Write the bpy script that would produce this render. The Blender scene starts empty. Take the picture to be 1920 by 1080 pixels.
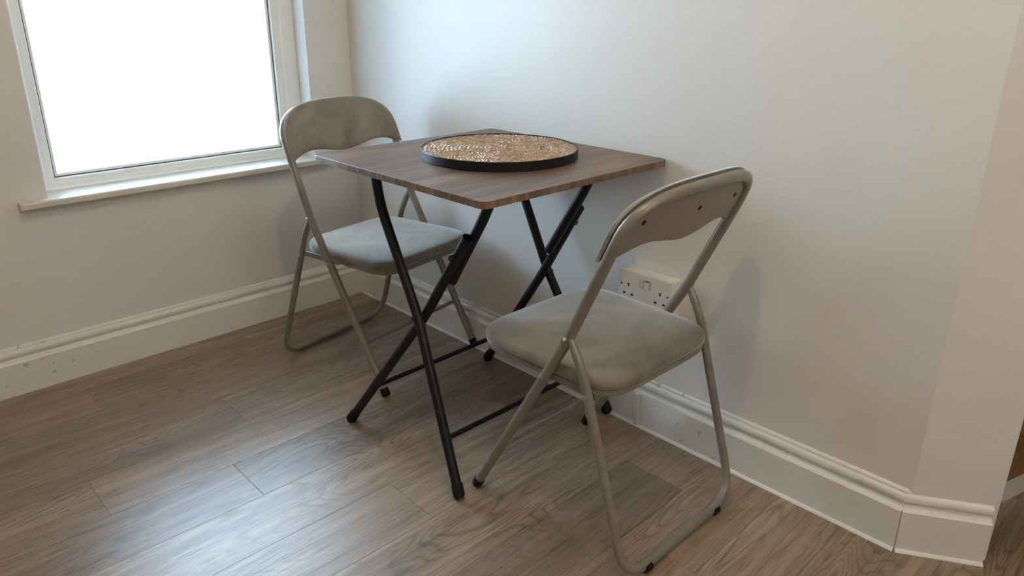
import bpy, bmesh, math, random
from mathutils import Vector, Matrix

random.seed(7)
scene = bpy.context.scene
COL = scene.collection

# ------------------------------------------------------------------ camera
CAM = (-1.4554, -2.3436, 1.0854)
YAW, PITCH, ROLL = 0.7674, 0.3382, 0.0050
FPX, PPX, PPY = 1362.42, 953.38, 488.49
fw = Vector((math.sin(YAW)*math.cos(PITCH), math.cos(YAW)*math.cos(PITCH), -math.sin(PITCH)))
rt = Vector((math.cos(YAW), -math.sin(YAW), 0)); up = rt.cross(fw)
rt, up = rt*math.cos(ROLL)+up*math.sin(ROLL), up*math.cos(ROLL)-rt*math.sin(ROLL)
camd = bpy.data.cameras.new('camera'); camo = bpy.data.objects.new('camera', camd); COL.objects.link(camo)
M = Matrix((rt, up, -fw)).transposed().to_4x4(); M.translation = Vector(CAM); camo.matrix_world = M
camd.sensor_width = 36.0; camd.lens = 36.0*FPX/1920
camd.shift_x = (960-PPX)/1920; camd.shift_y = (PPY-540)/1920
camd.clip_start = 0.02
scene.camera = camo

# ------------------------------------------------------------------ light and exposure
SKY = 19.0            # overcast sky
BULB = 240.0           # pendant bulb in the room
FILL = 17.0         # added fill globe, out of view further back
scene.view_settings.view_transform = 'Standard'; scene.view_settings.look = 'None'
scene.view_settings.gamma = 1.0; scene.view_settings.use_curve_mapping = False
scene.view_settings.exposure = 0.32
world = bpy.data.worlds.new('overcast_sky'); scene.world = world; world.use_nodes = True
wn, wl = world.node_tree.nodes, world.node_tree.links
bgn = wn['Background']
tc = wn.new('ShaderNodeTexCoord'); sx = wn.new('ShaderNodeSeparateXYZ'); rp = wn.new('ShaderNodeValToRGB'); mr = wn.new('ShaderNodeMapRange')
mr.inputs[1].default_value = -1; mr.inputs[2].default_value = 1
wl.new(tc.outputs['Generated'], sx.inputs[0]); wl.new(sx.outputs[2], mr.inputs[0]); wl.new(mr.outputs[0], rp.inputs[0]); wl.new(rp.outputs[0], bgn.inputs[0])
rp.color_ramp.elements[0].position = 0.44; rp.color_ramp.elements[0].color = (0.56, 0.76, 0.96, 1)
rp.color_ramp.elements[1].position = 0.56; rp.color_ramp.elements[1].color = (0.68, 0.92, 1.17, 1)
bgn.inputs[1].default_value = SKY
# the window opening guides the sky sampling (portal: gives no light of its own)
pd = bpy.data.lights.new('window_portal', 'AREA'); pd.shape = 'RECTANGLE'; pd.size = 0.84; pd.size_y = 1.2
po = bpy.data.objects.new('window_portal', pd); COL.objects.link(po)
po.location = (-0.5985, 0.20, 1.11); po.rotation_euler = (math.radians(-90), 0, 0)
pd.cycles.is_portal = True
scene.cycles.max_bounces = 9; scene.cycles.diffuse_bounces = 6; scene.cycles.transparent_max_bounces = 12
scene.cycles.caustics_reflective = False; scene.cycles.caustics_refractive = False
scene.cycles.sample_clamp_indirect = 6.0
scene.cycles.use_denoising = True; scene.cycles.use_adaptive_sampling = True; scene.cycles.adaptive_threshold = 0.02

# ------------------------------------------------------------------ materials
class Mat:
    def __init__(self, name):
        self.m = bpy.data.materials.new(name); self.m.use_nodes = True
        self.n = self.m.node_tree.nodes; self.l = self.m.node_tree.links
        self.b = self.n['Principled BSDF']
    def add(self, t, **kw):
        x = self.n.new('ShaderNode'+t)
        for k, v in kw.items(): setattr(x, k, v)
        return x
    def set(self, **kw):
        for k, v in kw.items():
            s = self.b.inputs[k.replace('_', ' ')]
            s.default_value = (*v, 1) if isinstance(v, tuple) and len(v) == 3 and s.type == 'RGBA' else v
        return self
    def link(self, a, b): self.l.new(a, b)
    def coords(self, scale=(1, 1, 1), kind='Object', rnd=0.0):
        t = self.add('TexCoord'); mp = self.add('Mapping'); mp.inputs['Scale'].default_value = scale
        src = t.outputs[kind]
        if rnd:
            oi = self.add('ObjectInfo'); cb = self.add('CombineXYZ'); m1 = self.add('Math', operation='MULTIPLY'); m2 = self.add('Math', operation='MULTIPLY'); ad = self.add('VectorMath', operation='ADD')
            m1.inputs[1].default_value = rnd; m2.inputs[1].default_value = rnd*3.7
            self.link(oi.outputs['Random'], m1.inputs[0]); self.link(oi.outputs['Random'], m2.inputs[0])
            self.link(m1.outputs[0], cb.inputs[0]); self.link(m2.outputs[0], cb.inputs[1]); self.link(m1.outputs[0], cb.inputs[2])
            self.link(src, ad.inputs[0]); self.link(cb.outputs[0], ad.inputs[1]); src = ad.outputs[0]
        self.link(src, mp.inputs['Vector']); return mp.outputs[0]
    def noise(self, vec, scale, detail=4, rough=.55, dist=0.0):
        x = self.add('TexNoise'); x.inputs['Scale'].default_value = scale; x.inputs['Detail'].default_value = detail
        x.inputs['Roughness'].default_value = rough; x.inputs['Distortion'].default_value = dist
        self.link(vec, x.inputs['Vector']); return x.outputs['Fac']
    def ramp(self, fac, stops):
        r = self.add('ValToRGB'); e = r.color_ramp.elements
        while len(e) < len(stops): e.new(0.5)
        for q, (p, c) in zip(e, stops):
            q.position = p; q.color = (*c, 1) if len(c) == 3 else c
        self.link(fac, r.inputs[0]); return r.outputs[0]
    def mix(self, fac, a, b, mode='MIX'):
        x = self.add('Mix', data_type='RGBA', blend_type=mode)
        for s, v in ((x.inputs[0], fac), (x.inputs[6], a), (x.inputs[7], b)):
            if isinstance(v, (int, float)): s.default_value = v
            elif isinstance(v, tuple): s.default_value = (*v, 1)
            else: self.link(v, s)
        return x.outputs[2]
    def math(self, op, a, b=0.0):
        x = self.add('Math', operation=op)
        for s, v in ((x.inputs[0], a), (x.inputs[1], b)):
            if isinstance(v, (int, float)): s.default_value = v
            else: self.link(v, s)
        return x.outputs[0]
    def color(self, s): self.link(s, self.b.inputs['Base Color']); return self
    def bump(self, h, strength=.2, dist=.01):
        x = self.add('Bump'); x.inputs['Strength'].default_value = strength; x.inputs['Distance'].default_value = dist
        self.link(h, x.inputs['Height']); self.link(x.outputs[0], self.b.inputs['Normal']); return self

def plain(name, col, rough=.5, metal=0.0, **kw):
    return Mat(name).set(Base_Color=col, Roughness=rough, Metallic=metal, **kw).m

def wall_material():
    a = Mat('white_wall_paint'); v = a.coords()
    n = a.noise(v, 1.3, 3); a.color(a.ramp(n, [(.3, (.70, .685, .655)), (.7, (.745, .73, .70))]))
    f = a.noise(v, 55, 3, .6); g = a.noise(v, 4, 2)
    a.bump(a.math('ADD', f, a.math('MULTIPLY', g, 2.2)), .13, .006); a.set(Roughness=.62); return a.m

def skirting_material():
    a = Mat('white_gloss_skirting_paint'); v = a.coords()
    n = a.noise(v, 3, 4); c = a.ramp(n, [(.3, (.70, .69, .645)), (.7, (.77, .76, .72))])
    sp = a.ramp(a.noise(v, 42, 2, .5), [(.655, (0, 0, 0)), (.70, (1, 1, 1))])
    gate = a.ramp(a.noise(v, 2.2, 2), [(.50, (0, 0, 0)), (.62, (1, 1, 1))])
    m = a.mix(1.0, sp, gate, 'MULTIPLY')
    a.color(a.mix(a.math('MULTIPLY', m, .55), c, (.25, .23, .2)))
    vs = a.coords((1, 1, .35)); a.bump(a.math('ADD', a.noise(v, 26, 5, .6), a.noise(vs, 9, 3)), .30, .006)
    a.set(Roughness=.36); return a.m

def floor_material():
    a = Mat('brown_oak_floor_print'); R = 17.0
    v = a.coords((1, 1, 1), rnd=R)
    vc = a.coords((1.9, 9.5, 1), rnd=R); vs = a.coords((1.3, 20, 1), rnd=R); vp = a.coords((9, 330, 1), rnd=R); vm = a.coords((5, 70, 1), rnd=R)
    # growth rings: contour lines of a stretched noise make the cathedral figure
    field = a.noise(vc, 1.0, 1.6, .42, .35)
    saw = a.math('FRACT', a.math('ADD', a.math('MULTIPLY', field, 21.0), a.math('MULTIPLY', a.noise(vm, 1.0, 3, .6), .55)))
    ring = a.ramp(saw, [(.0, (.98, .98, .98)), (.55, (1.0, 1.0, 1.0)), (.86, (.54, .50, .47)), (1.0, (.93, .92, .91))])
    gate = a.ramp(a.noise(a.coords((.9, 5, 1), rnd=R*1.7), 1.3, 2), [(.40, (.12, .12, .12)), (.60, (1, 1, 1))])
    streak = a.noise(vs, 1.4, 5, .6, .5); pores = a.noise(vp, 1.0, 3, .62); mid = a.noise(vm, 1.2, 4, .6)
    base = a.ramp(streak, [(.28, (.165, .108, .066)), (.5, (.255, .178, .118)), (.74, (.345, .255, .182))])
    c = a.mix(gate, base, a.mix(1.0, base, ring, 'MULTIPLY'))
    c = a.mix(1.0, c, a.ramp(mid, [(.3, (.84, .83, .82)), (.6, (1.05, 1.05, 1.05))]), 'MULTIPLY')
    c = a.mix(1.0, c, a.ramp(pores, [(.34, (.60, .57, .54)), (.50, (1.05, 1.05, 1.05))]), 'MULTIPLY')
    oi = a.add('ObjectInfo')
    c = a.mix(1.0, c, a.ramp(oi.outputs['Random'], [(0, (.80, .78, .76)), (.5, (1, 1, 1)), (1, (1.20, 1.20, 1.20))]), 'MULTIPLY')
    a.color(c)
    a.link(a.ramp(pores, [(.3, (.42, .42, .42)), (.7, (.30, .30, .30))]), a.b.inputs['Roughness'])
    a.bump(a.math('ADD', pores, a.math('MULTIPLY', a.noise(v, 420, 2), .9)), .22, .0012)
    a.set(IOR=1.6, Specular_IOR_Level=.9); return a.m

def tabletop_material(name, ends=False):
    a = Mat(name)
    vl = a.coords((1.6, 16, 16) if not ends else (26, 26, 3)); vf = a.coords((9, 190, 190) if not ends else (190, 190, 9)); vb = a.coords((1.3, 5, 5))
    s = a.noise(vl, 1.7, 7, .65, .9); p = a.noise(vf, 1.4, 3, .6); b = a.noise(vb, 2.0, 3, .5, .4)
    k = 1.0 if not ends else 1.15
    c = a.ramp(s, [(.25, (.050*k, .028*k, .017*k)), (.45, (.125*k, .076*k, .046*k)), (.60, (.200*k, .128*k, .080*k)), (.78, (.29*k, .20*k, .135*k))])
    c = a.mix(1.0, c, a.ramp(b, [(.3, (.66, .66, .68)), (.65, (1.12, 1.1, 1.08))]), 'MULTIPLY')
    c = a.mix(1.0, c, a.ramp(p, [(.3, (.74, .73, .72)), (.6, (1.06, 1.06, 1.06))]), 'MULTIPLY')
    a.color(c).bump(p, .15, .001); a.set(Roughness=.42, Specular_IOR_Level=.55); return a.m

def velvet_material(name, dark, light, warm):
    a = Mat(name); v = a.coords((1, 1, 1)); vs = a.coords((3.0, 7.0, 5.0))
    n1 = a.noise(v, 7, 4, .6, .8); n2 = a.noise(vs, 3.2, 4, .6, 1.2)
    c = a.ramp(n1, [(.32, dark), (.62, light)])
    c = a.mix(a.ramp(n2, [(.52, (0, 0, 0)), (.68, (.6, .6, .6))]), c, warm)
    a.color(c); a.bump(a.noise(v, 700, 1), .2, .0006)
    a.set(Roughness=.85, Sheen_Weight=1.0, Sheen_Roughness=.35, Sheen_Tint=(1.0, .98, .95), Specular_IOR_Level=.2); return a.m

def chair_paint():
    a = Mat('grey_beige_tube_paint'); v = a.coords()
    n = a.noise(v, 30, 4); a.color(a.ramp(n, [(.35, (.195, .172, .143)), (.65, (.232, .206, .174))]))
    a.set(Roughness=.36, Metallic=.15, Specular_IOR_Level=.6); return a.m

def straw_material():
    a = Mat('braided_straw'); at = a.add('Attribute', attribute_name='tone')
    v = a.coords((1, 1, 1)); n = a.noise(v, 420, 3)
    c = a.ramp(at.outputs['Fac'], [(0, (.10, .05, .018)), (.35, (.29, .155, .055)), (.7, (.42, .25, .105)), (1, (.60, .42, .24))])
    a.color(a.mix(1.0, c, a.ramp(n, [(.3, (.72, .70, .68)), (.6, (1.08, 1.08, 1.08))]), 'MULTIPLY'))
    a.set(Roughness=.30, Specular_IOR_Level=1.0, Coat_Weight=.35, Coat_Roughness=.25); return a.m

def glass_material():
    m = bpy.data.materials.new('obscured_window_glass'); m.use_nodes = True; n, l = m.node_tree.nodes, m.node_tree.links
    n.remove(n['Principled BSDF']); out = n['Material Output']
    tr = n.new('ShaderNodeBsdfTransparent'); tr.inputs[0].default_value = (.95, .97, .97, 1)
    tl = n.new('ShaderNodeBsdfTranslucent'); tl.inputs[0].default_value = (.93, .96, .97, 1)
    gl = n.new('ShaderNodeBsdfGlossy'); gl.inputs['Roughness'].default_value = .05
    m1 = n.new('ShaderNodeMixShader'); m2 = n.new('ShaderNodeMixShader'); fr = n.new('ShaderNodeFresnel'); fr.inputs[0].default_value = 1.45
    tcn = n.new('ShaderNodeTexCoord'); nz = n.new('ShaderNodeTexNoise'); nz.inputs['Scale'].default_value = 9; nz.inputs['Detail'].default_value = 5
    mp = n.new('ShaderNodeMapRange'); mp.inputs[1].default_value = .3; mp.inputs[2].default_value = .7; mp.inputs[3].default_value = .28; mp.inputs[4].default_value = .42
    l.new(tcn.outputs['Object'], nz.inputs['Vector']); l.new(nz.outputs['Fac'], mp.inputs[0]); l.new(mp.outputs[0], m1.inputs[0])
    l.new(tr.outputs[0], m1.inputs[1]); l.new(tl.outputs[0], m1.inputs[2])
    l.new(fr.outputs[0], m2.inputs[0]); l.new(m1.outputs[0], m2.inputs[1]); l.new(gl.outputs[0], m2.inputs[2]); l.new(m2.outputs[0], out.inputs[0])
    return m

WALL = wall_material(); SKIRT = skirting_material(); FLOOR = floor_material()
TOP = tabletop_material('dark_rustic_wood_laminate'); EDGE = tabletop_material('dark_wood_edge_band', True)
VELVET = velvet_material('grey_velvet', (.150, .128, .100), (.250, .222, .184), (.215, .168, .112))
PAINT = chair_paint(); STRAW = straw_material(); GLASS = glass_material()
BACKP = plain('beige_grey_plastic', (.225, .188, .145), .5)
BLACK = Mat('black_powder_coat'); BLACK.set(Base_Color=(.006, .006, .007), Roughness=.42, Specular_IOR_Level=.30); BLACK.bump(BLACK.noise(BLACK.coords(), 500, 2), .12, .0008); BLACK = BLACK.m
RUBBER = plain('black_rubber', (.008, .008, .008), .6, Specular_IOR_Level=.2)
STEEL = plain('dull_steel', (.42, .40, .37), .35, .9)
DARK = plain('dark_recess', (.008, .008, .008), .7)
UPVC = plain('white_window_plastic', (.84, .85, .835), .32)
GASKET = plain('black_window_gasket', (.03, .03, .035), .5)
SILLM = Mat('cream_sill_paint'); SILLM.color(SILLM.ramp(SILLM.noise(SILLM.coords((1, 6, 6)), 8, 4), [(.3, (.62, .57, .49)), (.7, (.70, .66, .59))])); SILLM.set(Roughness=.4); SILLM = SILLM.m
SOCKET = plain('white_socket_plastic', (.74, .70, .64), .32)
GROOVE = plain('grey_switch_groove', (.36, .34, .31), .5)
CEIL = plain('white_ceiling_paint', (.78, .77, .75), .8)

# ------------------------------------------------------------------ helpers
def link(o, parent=None):
    COL.objects.link(o)
    if parent is not None: o.parent = parent
    return o
def obj(name, bm, mat, parent=None, smooth=False, autos=None):
    me = bpy.data.meshes.new(name); bmesh.ops.recalc_face_normals(bm, faces=bm.faces[:]); bm.to_mesh(me); bm.free()
    me.materials.append(mat)
    if smooth:
        for p in me.polygons: p.use_smooth = True
        if autos: me.set_sharp_from_angle(angle=math.radians(autos))
    return link(bpy.data.objects.new(name, me), parent)
def empty(name, loc, rz=0.0):
    o = bpy.data.objects.new(name, None); o.location = loc; o.rotation_euler = (0, 0, rz); o.empty_display_size = .1
    return link(o)
def tag(o, label, cat, group=None):
    o['label'] = label; o['category'] = cat
    if group: o['group'] = group
    return o
def structure(o, label=None):
    o['kind'] = 'structure'
    if label: o['label'] = label
    return o
def box(bm, a, b, bevel=0.0, seg=1):
    x0, y0, z0 = a; x1, y1, z1 = b
    r = bmesh.ops.create_cube(bm, size=1.0); vs = r['verts']
    for v in vs:
        v.co = Vector(((x0+x1)/2+v.co.x*(x1-x0), (y0+y1)/2+v.co.y*(y1-y0), (z0+z1)/2+v.co.z*(z1-z0)))
    if bevel:
        es = list({e for v in vs for e in v.link_edges})
        bmesh.ops.bevel(bm, geom=es, offset=bevel, segments=seg, affect='EDGES', profile=.5)
    return bm
def prism(bm, pts, z0, z1):
    lo = [bm.verts.new((x, y, z0)) for x, y in pts]; hi = [bm.verts.new((x, y, z1)) for x, y in pts]
    bm.faces.new(lo[::-1]); bm.faces.new(hi)
    for i in range(len(pts)):
        j = (i+1) % len(pts); bm.faces.new((lo[i], lo[j], hi[j], hi[i]))
    return bm
def sweep(bm, pts, r, seg=14, cap=True, flat=None):
    """tube along pts with parallel transport; r a number or a list"""
    pts = [Vector(p) for p in pts]; n = len(pts)
    tang = [(pts[min(i+1, n-1)]-pts[max(i-1, 0)]).normalized() for i in range(n)]
    t0 = tang[0]; ref = Vector((1, 0, 0)) if abs(t0.x) < .8 else Vector((0, 1, 0))
    nrm = (ref-t0*ref.dot(t0)).normalized(); rings = []
    for i in range(n):
        t = tang[i]; nrm = (nrm-t*nrm.dot(t)).normalized(); bn = t.cross(nrm)
        rr = r[i] if isinstance(r, (list, tuple)) else r
        rings.append([bm.verts.new(pts[i]+(nrm*math.cos(2*math.pi*k/seg)+bn*math.sin(2*math.pi*k/seg))*rr) for k in range(seg)])
    for a, b in zip(rings, rings[1:]):
        for k in range(seg):
            bm.faces.new((a[k], a[(k+1) % seg], b[(k+1) % seg], b[k]))
    if cap: bm.faces.new(rings[0][::-1]); bm.faces.new(rings[-1])
    return bm
def rounded(pts, radii, step=7):
    """polyline with rounded corners"""
    pts = [Vector(p) for p in pts]; out = [pts[0]]
    for i in range(1, len(pts)-1):
        p, a, b = pts[i], pts[i-1], pts[i+1]; r = radii[i-1]
        d1 = (a-p); d2 = (b-p); r = min(r, d1.length*.49, d2.length*.49)
        s, e = p+d1.normalized()*r, p+d2.normalized()*r
        for k in range(step+1):
            t = k/step; out.append(s*(1-t)**2+p*2*t*(1-t)+e*t*t)
    out.append(pts[-1]); return out
def disc_bolt(bm, c, axis, r, h, seg=12):
    c = Vector(c); axis = Vector(axis).normalized()
    return sweep(bm, [c, c+axis*h*.7, c+axis*h], [r, r, r*.7], seg)

# ------------------------------------------------------------------ the setting
ROOM_Z = 2.45
# floor: a base slab with each plank a part of it
bm = bmesh.new(); box(bm, (-3.4, -4.2, -.06), (1.8, .2, -.003)); floor = structure(obj('floor', bm, FLOOR))
PW, SEAM0 = .167, -.0890
joints = {0: -1.033, 1: -.30, 2: -.763, 3: -1.16, 4: -.878, 5: -1.42, 6: -.640, 7: -1.05, 8: -.15, 9: -.361, 10: -.95, 11: -.55}
PL = 1.23; cache = {}
for row in range(-1, 18):
    y1 = SEAM0-PW*row; y0 = y1-PW
    if row == -1: y1 = .015
    j = joints.get(row, -1.2+((row*.53) % 1.2))
    x = j-PL*3
    while x < 1.75:
        xa, xb = max(x, -3.3), min(x+PL, 1.75)
        if xb-xa > .05 and xb > -2.6:
            key = (round(xb-xa, 4), round(y1-y0, 4))
            if key not in cache:
                b = bmesh.new(); L2, W2 = (xb-xa)/2-.0002, (y1-y0)/2-.0002
                lo = [b.verts.new((sx_*L2, sy_*W2, -.003)) for sx_, sy_ in ((-1, -1), (1, -1), (1, 1), (-1, 1))]
                mid = [b.verts.new((sx_*L2, sy_*W2, -.0004)) for sx_, sy_ in ((-1, -1), (1, -1), (1, 1), (-1, 1))]
                hi = [b.verts.new((sx_*(L2-.0005), sy_*(W2-.0005), 0)) for sx_, sy_ in ((-1, -1), (1, -1), (1, 1), (-1, 1))]
                b.faces.new(hi)
                for A_, B_ in ((lo, mid), (mid, hi)):
                    for k in range(4): b.faces.new((A_[k], A_[(k+1) % 4], B_[(k+1) % 4], B_[k]))
                me = bpy.data.meshes.new('plank'); bmesh.ops.recalc_face_normals(b, faces=b.faces[:]); b.to_mesh(me); b.free(); me.materials.append(FLOOR); cache[key] = me
            o = bpy.data.objects.new('plank', cache[key]); o.location = ((xa+xb)/2, (y0+y1)/2, 0); link(o, floor)
        x += PL

# window wall with its opening (inner leaf flush with the reveal, outer leaf wider)
WX0, WX1, WZ0, WZ1 = -1.005, -.150, .540, 1.665
bm = bmesh.new()
for (ya, yb, a0, a1, c0, c1) in ((.02, .094, WX0, WX1, WZ0, WZ1), (.094, .26, WX0-.055, WX1+.02, WZ0-.035, WZ1+.06)):
    box(bm, (-3.3, ya, 0), (a0, yb, ROOM_Z)); box(bm, (a1, ya, 0), (.14, yb, ROOM_Z))
    box(bm, (a0, ya, 0), (a1, yb, c0)); box(bm, (a0, ya, c1), (a1, yb, ROOM_Z))
structure(obj('wall_window', bm, WALL))
# right wall, its short angled end, and the rest of the room
bm = bmesh.new(); box(bm, (.02, -2.0185, 0), (.14, .02, ROOM_Z)); structure(obj('wall_right', bm, WALL))
E0 = Vector((.02, -2.0185)); DN = Vector((.0885, -.1430)).normalized(); NN = Vector((DN.y, -DN.x))
if NN.x > 0: NN = -NN
E1 = E0+DN*.163
bm = bmesh.new(); prism(bm, [tuple(E0), tuple(E1), tuple(E1-NN*.055), (.14, -2.02)], 0, ROOM_Z)
bmesh.ops.bevel(bm, geom=[e for e in bm.edges if abs((e.verts[0].co-e.verts[1].co).z) > 1 and (e.verts[0].co.xy-E1).length < .002], offset=.004, segments=3, affect='EDGES')
structure(obj('wall_angled', bm, WALL))
bm = bmesh.new(); box(bm, (-3.42, -4.2, 0), (-3.3, .26, ROOM_Z)); structure(obj('wall_left', bm, WALL))
bm = bmesh.new(); box(bm, (-3.3, -4.32, 0), (1.92, -4.2, ROOM_Z)); structure(obj('wall_back', bm, WALL))
bm = bmesh.new(); box(bm, (.02, -4.2, 0), (.14, -3.05, ROOM_Z)); box(bm, (.02, -3.05, 2.05), (.14, -2.20, ROOM_Z)); structure(obj('wall_doorway', bm, WALL))
bm = bmesh.new(); box(bm, (1.8, -4.2, 0), (1.92, -1.2, ROOM_Z)); box(bm, (.14, -1.3, 0), (1.8, -1.2, ROOM_Z)); structure(obj('wall_hall', bm, WALL))
bm = bmesh.new(); box(bm, (-3.42, -4.32, ROOM_Z), (1.92, .26, ROOM_Z+.1)); structure(obj('ceiling', bm, CEIL))

# skirting boards: one moulded profile (depth from face, height)
PROF = [(0, .098), (.0035, .1025), (.0090, .1050), (.0110, .1095), (.0095, .1150), (.0065, .1190), (.0060, .1250), (.0085, .1310), (.0135, .1345), (.0145, .1395), (.020, .1440)]
def skirting(name, a, b, n_out, caulk, a_skew=0.0, b_skew=0.0):
    """a, b: face line ends (xy); n_out: unit normal into the room; skew slides the ends per metre of depth for mitres"""
    a, b, n_out = Vector(a), Vector(b), Vector(n_out); d = (b-a).normalized()
    prof = ([(-.0065, 0), (-.0055, .003), (-.0025, .0058), (0, .0068)] if caulk else [(0, 0)])+PROF+[(.020, 0)]
    bm = bmesh.new(); L = []; R = []
    n = max(2, int((b-a).length/.05))
    rows = []
    for i in range(n+1):
        t = i/n; ring = []
        for dep, z in prof:
            p = a.lerp(b, t)-n_out*dep+d*((1-t)*a_skew+t*b_skew)*dep
            wob = 0.0 if i in (0, n) or dep > .015 or z < .01 else random.uniform(-.0004, .0004)
            q = p+n_out*wob
            ring.append(bm.verts.new((q.x, q.y, z+wob)))
        rows.append(ring)
    m = len(prof)
    for r0, r1 in zip(rows, rows[1:]):
        for k in range(m): bm.faces.new((r0[k], r0[(k+1) % m], r1[(k+1) % m], r1[k]))
    bm.faces.new(rows[0]); bm.faces.new(rows[-1][::-1])
    return structure(obj(name, bm, SKIRT, smooth=True, autos=32))
F1 = Vector((0, -2.0125)); F2 = F1+DN*.1675
skirting('baseboard_window', (-3.3, 0), (0.0, 0), (0, -1), False, b_skew=1.0)
skirting('baseboard_right', (0, -.0), (0, F1.y+.0012), (-1, 0), True, a_skew=-1.0)
skirting('baseboard_angled', tuple(F1+DN*.0012), tuple(F2), tuple(NN), True)
skirting('baseboard_left', (-3.28, -4.2), (-3.28, -.0), (1, 0), False)

# window
win = structure(empty('window_1', (-.5985, .12, .56)), 'white framed window with bright obscured glass')
wo = Vector((-.5985, .12, .56))
GX0, GX1, GZ0, GZ1 = -.949, -.236, .604, 1.600
def frame_rings(prof, mat, name, gap=None):
    bm = bmesh.new(); rings = []
    for d, y in prof:
        rings.append([bm.verts.new(Vector((x, y, z))-wo) for x, z in ((GX0-d, GZ0-d), (GX1+d, GZ0-d), (GX1+d, GZ1+d), (GX0-d, GZ1+d))])
    for a, b in zip(rings, rings[1:]):
        for k in range(4): bm.faces.new((a[k], a[(k+1) % 4], b[(k+1) % 4], b[k]))
    return obj(name, bm, mat, win)
frame_rings([(.0095, .135), (.0095, .114), (.012, .1085), (.020, .1085), (.0225, .104), (.035, .1015), (.039, .096), (.098, .096), (.0985, .16), (.0095, .16), (.0095, .135)], UPVC, 'window_frame')
frame_rings([(-.002, .150), (-.002, .123), (0, .1200), (.006, .1185), (.0065, .1195), (.0065, .150), (-.002, .150)], UPVC, 'glazing_bead')
frame_rings([(.0065, .150), (.0065, .1195), (.0095, .1195), (.0095, .150), (.0065, .150)], GASKET, 'gasket')
bm = bmesh.new(); box(bm, Vector((GX0-.005, .1290, GZ0-.005))-wo, Vector((GX1+.005, .1310, GZ1+.005))-wo); obj('glass_pane', bm, GLASS, win)
bm = bmesh.new()
pts = [(-1.078, -.020), (-.078, -.020), (-.078, .0195), (WX1-.0005, .0195), (WX1-.0005, .0955), (WX0+.0005, .0955), (WX0+.0005, .0195), (-1.078, .0195)]
prism(bm, [(x-wo.x, y-wo.y) for x, y in pts], .5405-wo.z, .5600-wo.z)
bmesh.ops.bevel(bm, geom=[e for e in bm.edges if all(abs(v.co.y+wo.y+.02) < 1e-4 for v in e.verts)], offset=.0035, segments=3, affect='EDGES')
obj('window_sill', bm, SILLM, win)
bm = bmesh.new(); disc_bolt(bm, Vector((-.993, .096, .585))-wo, (0, -1, 0), .003, .0015, 8); obj('screw_cap', bm, UPVC, win)

# ------------------------------------------------------------------ folding table
TX, TY, TSX, TSY, TH = -.2833, -1.0574, .596, .626, .7391
table = tag(empty('folding_table', (TX, TY, 0)), 'square folding table with dark wood top and crossed black metal legs', 'table')
def rrect(hx, hy, r, n=6):
    out = []
    for cx_, cy_, a0 in ((hx-r, hy-r, 0), (-hx+r, hy-r, 90), (-hx+r, -hy+r, 180), (hx-r, -hy+r, 270)):
        for k in range(n+1):
            a = math.radians(a0+90*k/n); out.append((cx_+r*math.cos(a), cy_+r*math.sin(a)))
    return out
bm = bmesh.new(); prism(bm, rrect(TSX/2-.0006, TSY/2-.0006, .018), TH-.0150, TH)
obj('tabletop', bm, TOP, table)
bm = bmesh.new()   # edge band: a thin ring round the board
o_ = rrect(TSX/2, TSY/2, .0186); i_ = rrect(TSX/2-.0006, TSY/2-.0006, .018)
rings = [[bm.verts.new((x, y, z)) for x, y in P] for P, z in ((i_, TH-.0150), (o_, TH-.0146), (o_, TH-.0010), (i_, TH-.00005))]
for a, b in zip(rings, rings[1:]):
    for k in range(len(o_)): bm.faces.new((a[k], a[(k+1) % len(o_)], b[(k+1) % len(o_)], b[k]))
e_ = obj('edge_band', bm, EDGE, table, smooth=True, autos=30); e_['label'] = 'brown wood-grain edge band of the table top'
LR = .0122
def leg_part(name, pts, radii, r=LR, mat=BLACK, parent=None):
    bm = bmesh.new(); sweep(bm, rounded(pts, radii), r, 16); return obj(name, bm, mat, parent or table, smooth=True, autos=50)
zt = TH-.0152
for s in (-1, 1):
    # outer leg: floor at the camera end, bent at the crossing, up to the window end
    p1 = [(s*.2725, -.194, .004), (s*.226, .0035, .385), (s*.229, .132, .635), (s*.229, .148, zt-.004)]
    leg_part('leg', p1, [.03, .04])
    # inner leg, lower tube
    yf2 = .271 if s < 0 else .285
    p2 = [(s*.2715 if s < 0 else .249, yf2, .004), (s*.200, .0035, .385), (s*.186, -.136, .606)]
    leg_part('leg', p2, [.05])
    # inner leg, upper tube bolted beside the lower one
    p3 = [(s*.1655, -.052, .475), (s*.1635, -.166, .655), (s*.1635, -.198, zt-.004)]
    st = leg_part('leg_strut', p3, [.04])
    bm = bmesh.new(); disc_bolt(bm, (s*.2030, -.104, .555), (s, 0, 0), .0075, .010); obj('bolt', bm, BLACK, table, smooth=True, autos=40)
    bm = bmesh.new(); disc_bolt(bm, (s*.1795, -.106, .552), (s*.2, .83, .50), .0065, .020); obj('bolt', bm, BLACK, table, smooth=True, autos=40)
    bm = bmesh.new(); disc_bolt(bm, (s*.195, .0035, .385), (s, 0, 0), .0060, .048); obj('bolt', bm, BLACK, table, smooth=True, autos=40)
    for P in (p1, p2):
        d = (Vector(P[1])-Vector(P[0])).normalized(); b0 = Vector(P[0]); b0.z = .0055
        bm = bmesh.new(); sweep(bm, [b0, b0+d*.004, b0+d*.030, b0+d*.032], [.0105, .0142, .0142, .0125], 16); obj('foot_cap', bm, RUBBER, table, smooth=True, autos=40)
    # flat brackets that hold the legs under the top
    bm = bmesh.new(); box(bm, (s*.229-.016, .118, zt-.003), (s*.229+.016, .178, zt), .001); obj('bracket', bm, BLACK, table)
    bm = bmesh.new(); box(bm, (s*.1635-.016, -.228, zt-.003), (s*.1635+.016, -.168, zt), .001); obj('bracket', bm, BLACK, table)
def lerp3(a, b, t): return tuple(a[i]+(b[i]-a[i])*t for i in range(3))
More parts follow.
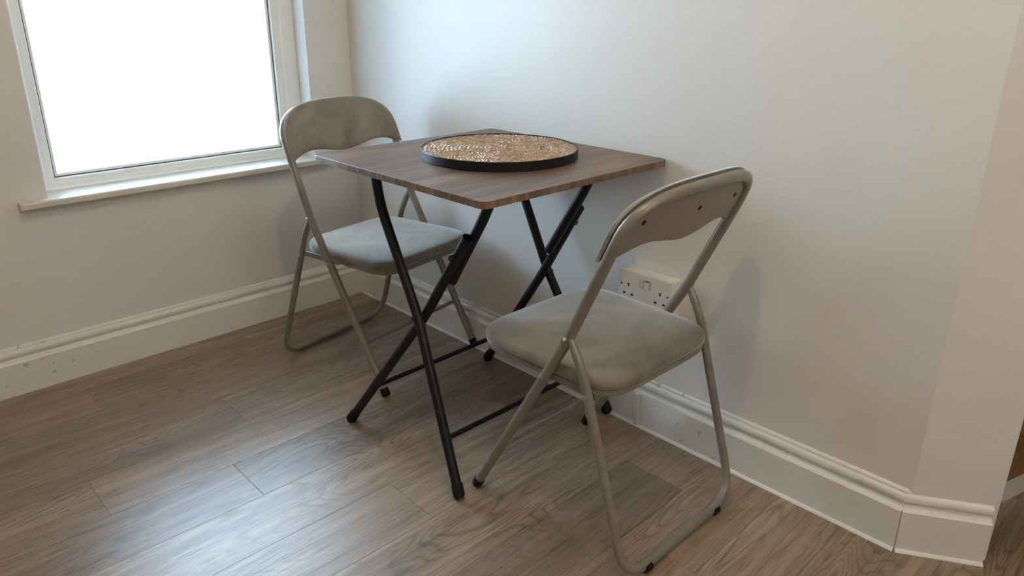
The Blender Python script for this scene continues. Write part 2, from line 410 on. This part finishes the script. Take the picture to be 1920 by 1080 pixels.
def leg1(s, t): return lerp3((s*.2725, -.194, .004), (s*.226, .0035, .385), t)
def leg2(s, t): return lerp3((s*.2715 if s < 0 else .249, .271 if s < 0 else .285, .004), (s*.200, .0035, .385), t)
bm = bmesh.new(); sweep(bm, [leg1(-1, .32), leg1(1, .32)], .0065, 12); obj('stretcher', bm, BLACK, table, smooth=True, autos=40)
bm = bmesh.new(); sweep(bm, [leg2(-1, .34), leg2(1, .34)], .0065, 12); obj('stretcher', bm, BLACK, table, smooth=True, autos=40)

# ------------------------------------------------------------------ round woven tray
TRX, TRY, TRR, TRH = -.253, -1.064, .1905, .0225
tray = tag(empty('round_tray', (TRX, TRY, TH)), 'round coiled straw tray with a black rim lying on the table', 'tray')
bm = bmesh.new(); N = 96; rp_ = [(TRR-.0035, .0005), (TRR-.001, .0005), (TRR, .0015), (TRR, TRH-.001), (TRR-.001, TRH), (TRR-.0022, TRH), (TRR-.0030, TRH-.001), (TRR-.0030, .004), (TRR-.0035, .0005)]
rg = [[bm.verts.new((r*math.cos(2*math.pi*k/N), r*math.sin(2*math.pi*k/N), z)) for k in range(N)] for r, z in rp_[:-1]]
for a, b in zip(rg, rg[1:]+rg[:1]):
    for k in range(N): bm.faces.new((a[k], a[(k+1) % N], b[(k+1) % N], b[k]))
obj('rim', bm, BLACK, tray, smooth=True, autos=35)
bm = bmesh.new(); prism(bm, [((TRR-.0031)*math.cos(2*math.pi*k/64), (TRR-.0031)*math.sin(2*math.pi*k/64)) for k in range(64)], .0006, .0130); obj('tray_base', bm, DARK, tray)
verts, faces, tone = [], [], []
base = []
for i in range(5):          # one plaited straw stitch: a small spindle
    u = -1+2*i/4; rr = math.sqrt(max(0, 1-u*u*.92))
    for k in range(6): base.append((u, rr*math.cos(math.pi/3*k), rr*math.sin(math.pi/3*k)))
NR = 18; pitch = (TRR-.0034)/NR; rnd = random.Random(3)
def stitch(r, ang, tilt, ln, wd, ht, z, tn):
    o = len(verts); ca, sa = math.cos(ang), math.sin(ang); ct, st = math.cos(tilt), math.sin(tilt); lift = rnd.uniform(-.12, .22)
    for u, a, b in base:
        lx, ly, lz = u*ln, a*wd, b*ht+u*ln*lift
        tx_, ty_ = lx*ct-ly*st, lx*st+ly*ct            # along tangent / along radius
        x = (r+ty_)*ca-tx_*sa; y = (r+ty_)*sa+tx_*ca
        verts.append((x, y, z+lz)); tone.append(tn)
    for i in range(4):
        for k in range(6): faces.append((o+i*6+k, o+i*6+(k+1) % 6, o+(i+1)*6+(k+1) % 6, o+(i+1)*6+k))
for ring in range(NR):
    r = pitch*(ring+.5); n = max(6, int(2*math.pi*r/.0092)); ph = rnd.random()*6
    for q in range(n):
        for sd in (-1, 1):
            a = ph+2*math.pi*(q+.25*(sd+1))/n
            stitch(r+sd*pitch*.23, a, sd*math.radians(34)+rnd.uniform(-.15, .15), .0082, .0022, .0040, .0172+rnd.uniform(-.0006, .0008), min(1, max(0, rnd.gauss(.55, .26))))
me = bpy.data.meshes.new('woven_mat'); me.from_pydata(verts, [], faces); me.validate()
at = me.attributes.new('tone', 'FLOAT', 'POINT'); at.data.foreach_set('value', tone)
for p in me.polygons: p.use_smooth = True
me.materials.append(STRAW)
mat_o = link(bpy.data.objects.new('woven_mat', me), tray); mat_o['kind'] = 'stuff'; mat_o['label'] = 'coiled golden straw plait'

# ------------------------------------------------------------------ folding chairs
def chair(loc, rz, label, p):
    """local axes: +y is the way the chair faces"""
    root = tag(empty('folding_chair', (*loc, 0), rz), label, 'chair', 'grey folding chairs at the table')
    RM, RR_ = .0112, .0096
    yt, zc = p['yt'], p['zt']-.0112          # height of the tube's centre line at the top
    def yline(z):                         # side view of the front frame
        K = [(0, p['yf']), (p['zp'], p['yp']), (p['zb'], p['yb']), (.81, yt)]
        for (z0, y0), (z1, y1) in zip(K, K[1:]):
            if z <= z1: return y0+(y1-y0)*(z-z0)/(z1-z0)
        return yt
    def curve(x): return -.018*(1-min(1, abs(x)/p['wb'])**2)
    # front frame: one tube from foot to foot over the backrest
    side = [(p['wf'], p['yf']-.003, .008), (p['wf']+(p['wp']-w_in-p['wf'])*.9, yline(p['zp']*.9), p['zp']*.9)]
    half = []
    W, z0, n = p['wb'], .690, 3.0
    half.append(Vector((p['wf'], p['yf']-.003, .008)))
    for z in (.12, .25, .36, .44, p['zp'], .54, .58, .62, .655):
        t = min(1, z/p['zb']); half.append(Vector((p['wf']+(W-p['wf'])*t, yline(z), z)))
    for k in range(0, 15):
        a = math.pi/2*k/14
        x = W*math.cos(a)**(2/n); z = z0+(zc-z0)*math.sin(a)**(2/n)
        half.append(Vector((x, yline(z)+curve(x)*min(1, (z-z0)/.06), z)))
    path = half+[Vector((-v.x, v.y, v.z)) for v in half[::-1][1:]]
    bm = bmesh.new(); sweep(bm, path, RM, 14); obj('main_frame', bm, PAINT, root, smooth=True, autos=60)
    # rear frame: a U resting on the floor, its ends flattened against the front frame
    wr, yr = p['wr'], p['yr']; zr = RR_+.0035
    wi = p['wp']-.006
    hp = [(wi, p['yp']-.002, p['zp']+.006), (wi, p['yp']-.040, p['zp']-.062), (wr, yr, zr), (0, yr, zr)]
    hh = rounded(hp, [.05, .075], 9)[:-1]
    path = hh+[Vector((-v.x, v.y, v.z)) for v in hh[::-1]]
    nr = len(path); rad = [RR_]*nr; rad[0] = rad[-1] = RR_*.72
    bm = bmesh.new(); sweep(bm, path, rad, 14); obj('folding_leg_frame', bm, PAINT, root, smooth=True, autos=60)
    for s in (-1, 1):
        bm = bmesh.new(); sweep(bm, [(s*(wr-.058), yr-.0035, .0100), (s*(wr-.062), yr-.0035, .0100), (s*(wr-.080), yr-.0035, .0100), (s*(wr-.084), yr-.0035, .0100)], [.006, .0098, .0098, .006], 14); obj('floor_pad', bm, RUBBER, root, smooth=True, autos=40)
        a = Vector((s*p['wf'], p['yf']-.003, .0065)); d = (Vector((s*p['wf'], yline(.3), .3))-a).normalized()
        bm = bmesh.new(); sweep(bm, [a, a+d*.003, a+d*.024, a+d*.026], [.0105, .0130, .0130, .0115], 14); obj('foot_cap', bm, RUBBER, root, smooth=True, autos=40)
    # thin bar between the front legs
    z = p['zp']*p['tc']; xw = p['wf']+(W-p['wf'])*z/p['zb']
    bm = bmesh.new(); sweep(bm, [(xw, yline(z), z), (-xw, yline(z), z)], .0062, 12); obj('stretcher', bm, PAINT, root, smooth=True, autos=60)
    # seat: upholstered pad in a pressed metal tray
    YC, HY, ZS = p['ysc'], .192, p['zs']
    def outline(k, n_=56):
        a = 2*math.pi*k/n_; e = 2/5.5
        c_, s_ = math.cos(a), math.sin(a)
        yy = HY*math.copysign(abs(s_)**e, s_); wx = p['ws']+.012*yy/HY*.5
        return wx*math.copysign(abs(c_)**e, c_), YC+yy
    def seat_rings(levels):
        b = bmesh.new(); n_ = 56; rg_ = []
        for inset, z_ in levels:
            ring_ = []
            for k in range(n_):
                x_, y_ = outline(k); L_ = math.hypot(x_, y_-YC); f_ = max(0, 1-inset/L_)
                ring_.append(b.verts.new((x_*f_, YC+(y_-YC)*f_, z_-(y_-YC)*f_*.0)))
            rg_.append(ring_)
        for a_, b_ in zip(rg_, rg_[1:]):
            for k in range(n_): b.faces.new((a_[k], a_[(k+1) % n_], b_[(k+1) % n_], b_[k]))
        b.faces.new(rg_[0][::-1]); b.faces.new(rg_[-1]); return b
    obj('seat', seat_rings([(.006, ZS-.028), (.001, ZS-.024), (0, ZS-.016), (.0015, ZS-.008), (.006, ZS-.0025), (.014, ZS), (.04, ZS+.003), (.09, ZS+.006), (.15, ZS+.007)]), VELVET, root, smooth=True)
    obj('seat_tray', seat_rings([(.030, ZS-.041), (.010, ZS-.043), (.004, ZS-.040), (.0035, ZS-.030), (.006, ZS-.0281), (.02, ZS-.028)]), PAINT, root, smooth=True, autos=40)
    for s in (-1, 1):
        zl = ZS-.036; xm = p['wf']+(W-p['wf'])*zl/p['zb']
        bm = bmesh.new(); disc_bolt(bm, (s*(xm+RM-.002), yline(zl), zl), (s, 0, 0), .0055, .0042); obj('rivet', bm, STEEL, root, smooth=True, autos=40)
        t = (p['zp']-.062-zl)/(p['zp']-.062-zr); yl = p['yp']-.04+(yr-p['yp']+.04)*t; xl = wi+(wr-wi)*t
        bm = bmesh.new(); disc_bolt(bm, (s*(xl+RR_-.002), yl, zl), (s, 0, 0), .0055, .0042); obj('rivet', bm, STEEL, root, smooth=True, autos=40)
        bm = bmesh.new(); disc_bolt(bm, (s*(wi+.010), p['yp']-.001, p['zp']+.001), (s, 0, 0), .0055, .0095); obj('rivet', bm, STEEL, root, smooth=True, autos=40)
        # flat side bracket under the seat edge
        bm = bmesh.new(); box(bm, (s*.1865-.0015, yl-.012, zl-.010), (s*.1865+.0015, yline(zl)+.012, zl+.006), .0008); obj('seat_bracket', bm, PAINT, root)
    # backrest: curved upholstered pad on the front of the tube, plastic panel behind
    def ztop(x, w, h): return .690+h*(1-min(1, abs(x)/w)**3.0)**(1/3.0)
    def zbot(x, w):
        s_ = abs(x)/w; return .6765-.0085*math.cos(2*math.pi*s_*.8)-p['tip']*s_**5
    def pad(w, h, yo0, yo1, crown, grow, mat, name, nx=40, nz=9):
        b = bmesh.new(); F_, B_ = [], []
        for i in range(nx+1):
            x = -w*math.cos(math.pi*i/nx); fa, ba = [], []
            zt_, zb_ = ztop(x, w*1.0001, h), zbot(x, w)-grow
            for k in range(nz+1):
                t = .5-.5*math.cos(math.pi*k/nz); z_ = zb_+(zt_-zb_)*t
                ed = min(1, 4*t*(1-t)*1.6)*min(1, (w-abs(x))/.03)
                y_ = yline(z_)+curve(x)
                fa.append(b.verts.new((x, y_+yo1-crown*(1-math.sqrt(max(0, ed))), z_))); ba.append(b.verts.new((x, y_+yo0, z_)))
            F_.append(fa); B_.append(ba)
        for G, rev in ((F_, 0), (B_, 1)):
            for i in range(nx):
                for k in range(nz):
                    q = (G[i][k], G[i+1][k], G[i+1][k+1], G[i][k+1]); b.faces.new(q[::-1] if rev else q)
        for i in range(nx):
            b.faces.new((F_[i][0], B_[i][0], B_[i+1][0], F_[i+1][0])); b.faces.new((F_[i][nz], F_[i+1][nz], B_[i+1][nz], B_[i][nz]))
        for k in range(nz):
            b.faces.new((F_[0][k], F_[0][k+1], B_[0][k+1], B_[0][k])); b.faces.new((F_[nx][k], B_[nx][k], B_[nx][k+1], F_[nx][k+1]))
        return obj(name, b, mat, root, smooth=True, autos=50)
    pad(W+.008, p['zt']-.686, .0125, .030, .010, .004, VELVET, 'backrest')
    bp = pad(W-.0095, p['zt']-.7125, -.001, .0122, .001, 0, BACKP, 'back_panel')
    for x in (-.156, .001, .140):
        z_ = .733; bm = bmesh.new(); disc_bolt(bm, (x, yline(z_)+curve(x)-.0005, z_), (0, -1, -.45), .0052, .0022, 10); obj('screw', bm, DARK, bp)
    return root
w_in = 0.0
chair((-.2440, -.5152), 3.3210, 'grey velvet folding chair beside the window, facing the camera side of the table', dict(wf=.2068, yf=.2071, wr=.2215, yr=-.2465, wp=.2130, yp=-.0649, zp=.4985, wb=.2120, yb=-.1303, zb=.6728, yt=-.186, zt=.811, tip=.009, tc=.305, zs=.411, ws=.1925, ysc=.030))
chair((-.2967, -1.4517), -.0039, 'grey velvet folding chair with its back to the camera, in front of the socket', dict(wf=.1977, yf=.2125, wr=.1991, yr=-.2317, wp=.2074, yp=-.0668, zp=.4865, wb=.2000, yb=-.1507, zb=.6653, yt=-.216, zt=.797, tip=.011, tc=.315, zs=.4165, ws=.1960, ysc=.028))

# ------------------------------------------------------------------ double wall socket on its box
sk = tag(empty('wall_socket', (.02, -1.3520, .4010)), 'white double wall socket on a raised box behind the chair', 'socket')
sk.scale = (1.0, 1.1, 1.1)
bm = bmesh.new(); box(bm, (-.033, -.073, -.043), (0, .073, .043), .003, 2); obj('back_box', bm, SOCKET, sk)
bm = bmesh.new(); box(bm, (-.0425, -.0735, -.0435), (-.0335, .0735, .0435), .004, 3); fp = obj('face_plate', bm, SOCKET, sk)
for s in (1, -1):
    yc = s*.044
    for (dy, dz, wy, wz) in ((0, .007, .0022, .0042), (-.0112, -.0155, .0034, .0024), (.0112, -.0155, .0034, .0024)):
        bm = bmesh.new(); box(bm, (-.0428, yc+dy-wy, dz-wz), (-.0420, yc+dy+wy, dz+wz)); obj('pin_hole', bm, DARK, fp)
    bm = bmesh.new(); box(bm, (-.0428, s*.064-.002, .006-.002), (-.0420, s*.064+.002, .006+.002)); obj('screw', bm, DARK, fp)
    bm = bmesh.new(); box(bm, (-.0432, s*.0085-.0068, .010), (-.0420, s*.0085+.0068, .030), .0004); sw = obj('switch_surround', bm, GROOVE, fp)
    bm = bmesh.new(); prism(bm, [(-.0475, .0285), (-.0435, .0115), (-.0420, .0115), (-.0420, .0285)] if s > 0 else [(-.0440, .0285), (-.0475, .0115), (-.0420, .0115), (-.0420, .0285)], s*.0085-.0052, s*.0085+.0052)
    for v in bm.verts: v.co = Vector((v.co.x, v.co.z, v.co.y))
    obj('rocker_switch', bm, SOCKET, fp)
    if s < 0:
        bm = bmesh.new(); box(bm, (-.0462, s*.0085-.0045, .0270), (-.0430, s*.0085+.0045, .0290)); r_ = obj('red_marker', bm, plain('dark_switch_marker', (.12, .05, .04), .4), fp)
tr_ = tag(empty('cable_trunking', (.02, -1.341, 0)), 'narrow white cable trunking running down the wall below the socket', 'trunking')
bm = bmesh.new(); box(bm, (-.008, -.007, .146), (0, .007, .3525), .0015); obj('wall_channel', bm, SKIRT, tr_)
bm = bmesh.new(); box(bm, (-.0255, -.0075, .0005), (-.0205, .0075, .0985), .0015); obj('skirting_cover', bm, SKIRT, tr_)

# ------------------------------------------------------------------ cabinet seen past the wall end
cab = tag(empty('wooden_cabinet', (.30, -2.120, 0), math.atan2(-.287, .958)), 'brown wooden cabinet on a pale plinth beyond the wall end', 'cabinet')
CABW = Mat('brown_cabinet_wood'); CABW.color(CABW.ramp(CABW.noise(CABW.coords((2, 2, 14)), 3, 5), [(.3, (.16, .085, .030)), (.7, (.26, .145, .055))])); CABW.set(Roughness=.45); CABW = CABW.m
bm = bmesh.new(); box(bm, (0, .02, .062), (.95, .40, .90), .002); obj('body', bm, CABW, cab)
for k in range(2):
    bm = bmesh.new(); box(bm, (.004+k*.474, -.0, .066), (.470+k*.474, .0195, .894), .002); d_ = obj('door', bm, CABW, cab)
    hx = .43 if k == 0 else .52
    bm = bmesh.new(); sweep(bm, rounded([(hx, 0, .62), (hx, -.028, .62), (hx, -.028, .78), (hx, 0, .78)], [.01, .01]), .005, 10); obj('handle', bm, STEEL, d_, smooth=True)
bm = bmesh.new(); box(bm, (.0, .006, .0005), (.95, .39, .0615)); pl_ = obj('plinth', bm, SOCKET, cab); pl_['label'] = 'pale plinth'

# ------------------------------------------------------------------ pendant bulb that gives the warm light
pen = tag(empty('pendant_lamp', (-1.02, -1.82, ROOM_Z)), 'warm bare pendant bulb hanging from the ceiling', 'lamp')
bm = bmesh.new(); sweep(bm, [(0, 0, 0), (0, 0, -.012), (0, 0, -.03)], [.05, .048, .015], 24); obj('ceiling_rose', bm, SOCKET, pen, smooth=True, autos=40)
bm = bmesh.new(); sweep(bm, [(0, 0, -.03), (0, 0, -.10)], .003, 8); obj('cord', bm, SOCKET, pen)
bm = bmesh.new(); sweep(bm, [(0, 0, -.10), (0, 0, -.105), (0, 0, -.145), (0, 0, -.148)], [.008, .017, .019, .015], 18); obj('lamp_holder', bm, SOCKET, pen, smooth=True, autos=40)
bm = bmesh.new(); sweep(bm, [(0, 0, -.148)]+[(0, 0, -.16-.07*(.5-.5*math.cos(math.pi*k/8))) for k in range(9)], [.013]+[max(.002, .034*math.sqrt(max(0, 1-(1-2*(.5-.5*math.cos(math.pi*k/8)))**2))+.012*(1-k/8)) for k in range(9)], 18)
bulb = Mat('warm_bulb_glow'); bulb.set(Base_Color=(.9, .8, .6)); bulb.b.inputs['Emission Color'].default_value = (1.28, 1.0, .64, 1); bulb.b.inputs['Emission Strength'].default_value = BULB
obj('bulb', bm, bulb.m, pen, smooth=True)

glo = tag(empty('fill_globe', (-.90, -3.80, ROOM_Z)), 'unseen white globe added at the back of the room as fill light', 'lamp')  # added fill light out of view, lifts the window wall and angled wall
bm = bmesh.new(); sweep(bm, [(0, 0, 0), (0, 0, -.012), (0, 0, -.03)], [.05, .048, .015], 24); obj('ceiling_rose', bm, SOCKET, glo, smooth=True, autos=40)  # rose and cord belong to the added fill globe
bm = bmesh.new(); sweep(bm, [(0, 0, -.03), (0, 0, -.16)], .003, 8); obj('cord', bm, SOCKET, glo)
bm = bmesh.new(); bmesh.ops.create_icosphere(bm, subdivisions=2, radius=.18, matrix=Matrix.Translation((0, 0, -.335)))
gm = Mat('fill_globe_glow'); gm.set(Base_Color=(.85, .82, .76)); gm.b.inputs['Emission Color'].default_value = (1.08, 1.0, .88, 1); gm.b.inputs['Emission Strength'].default_value = FILL
obj('fill_globe_shell', bm, gm.m, glo, smooth=True)
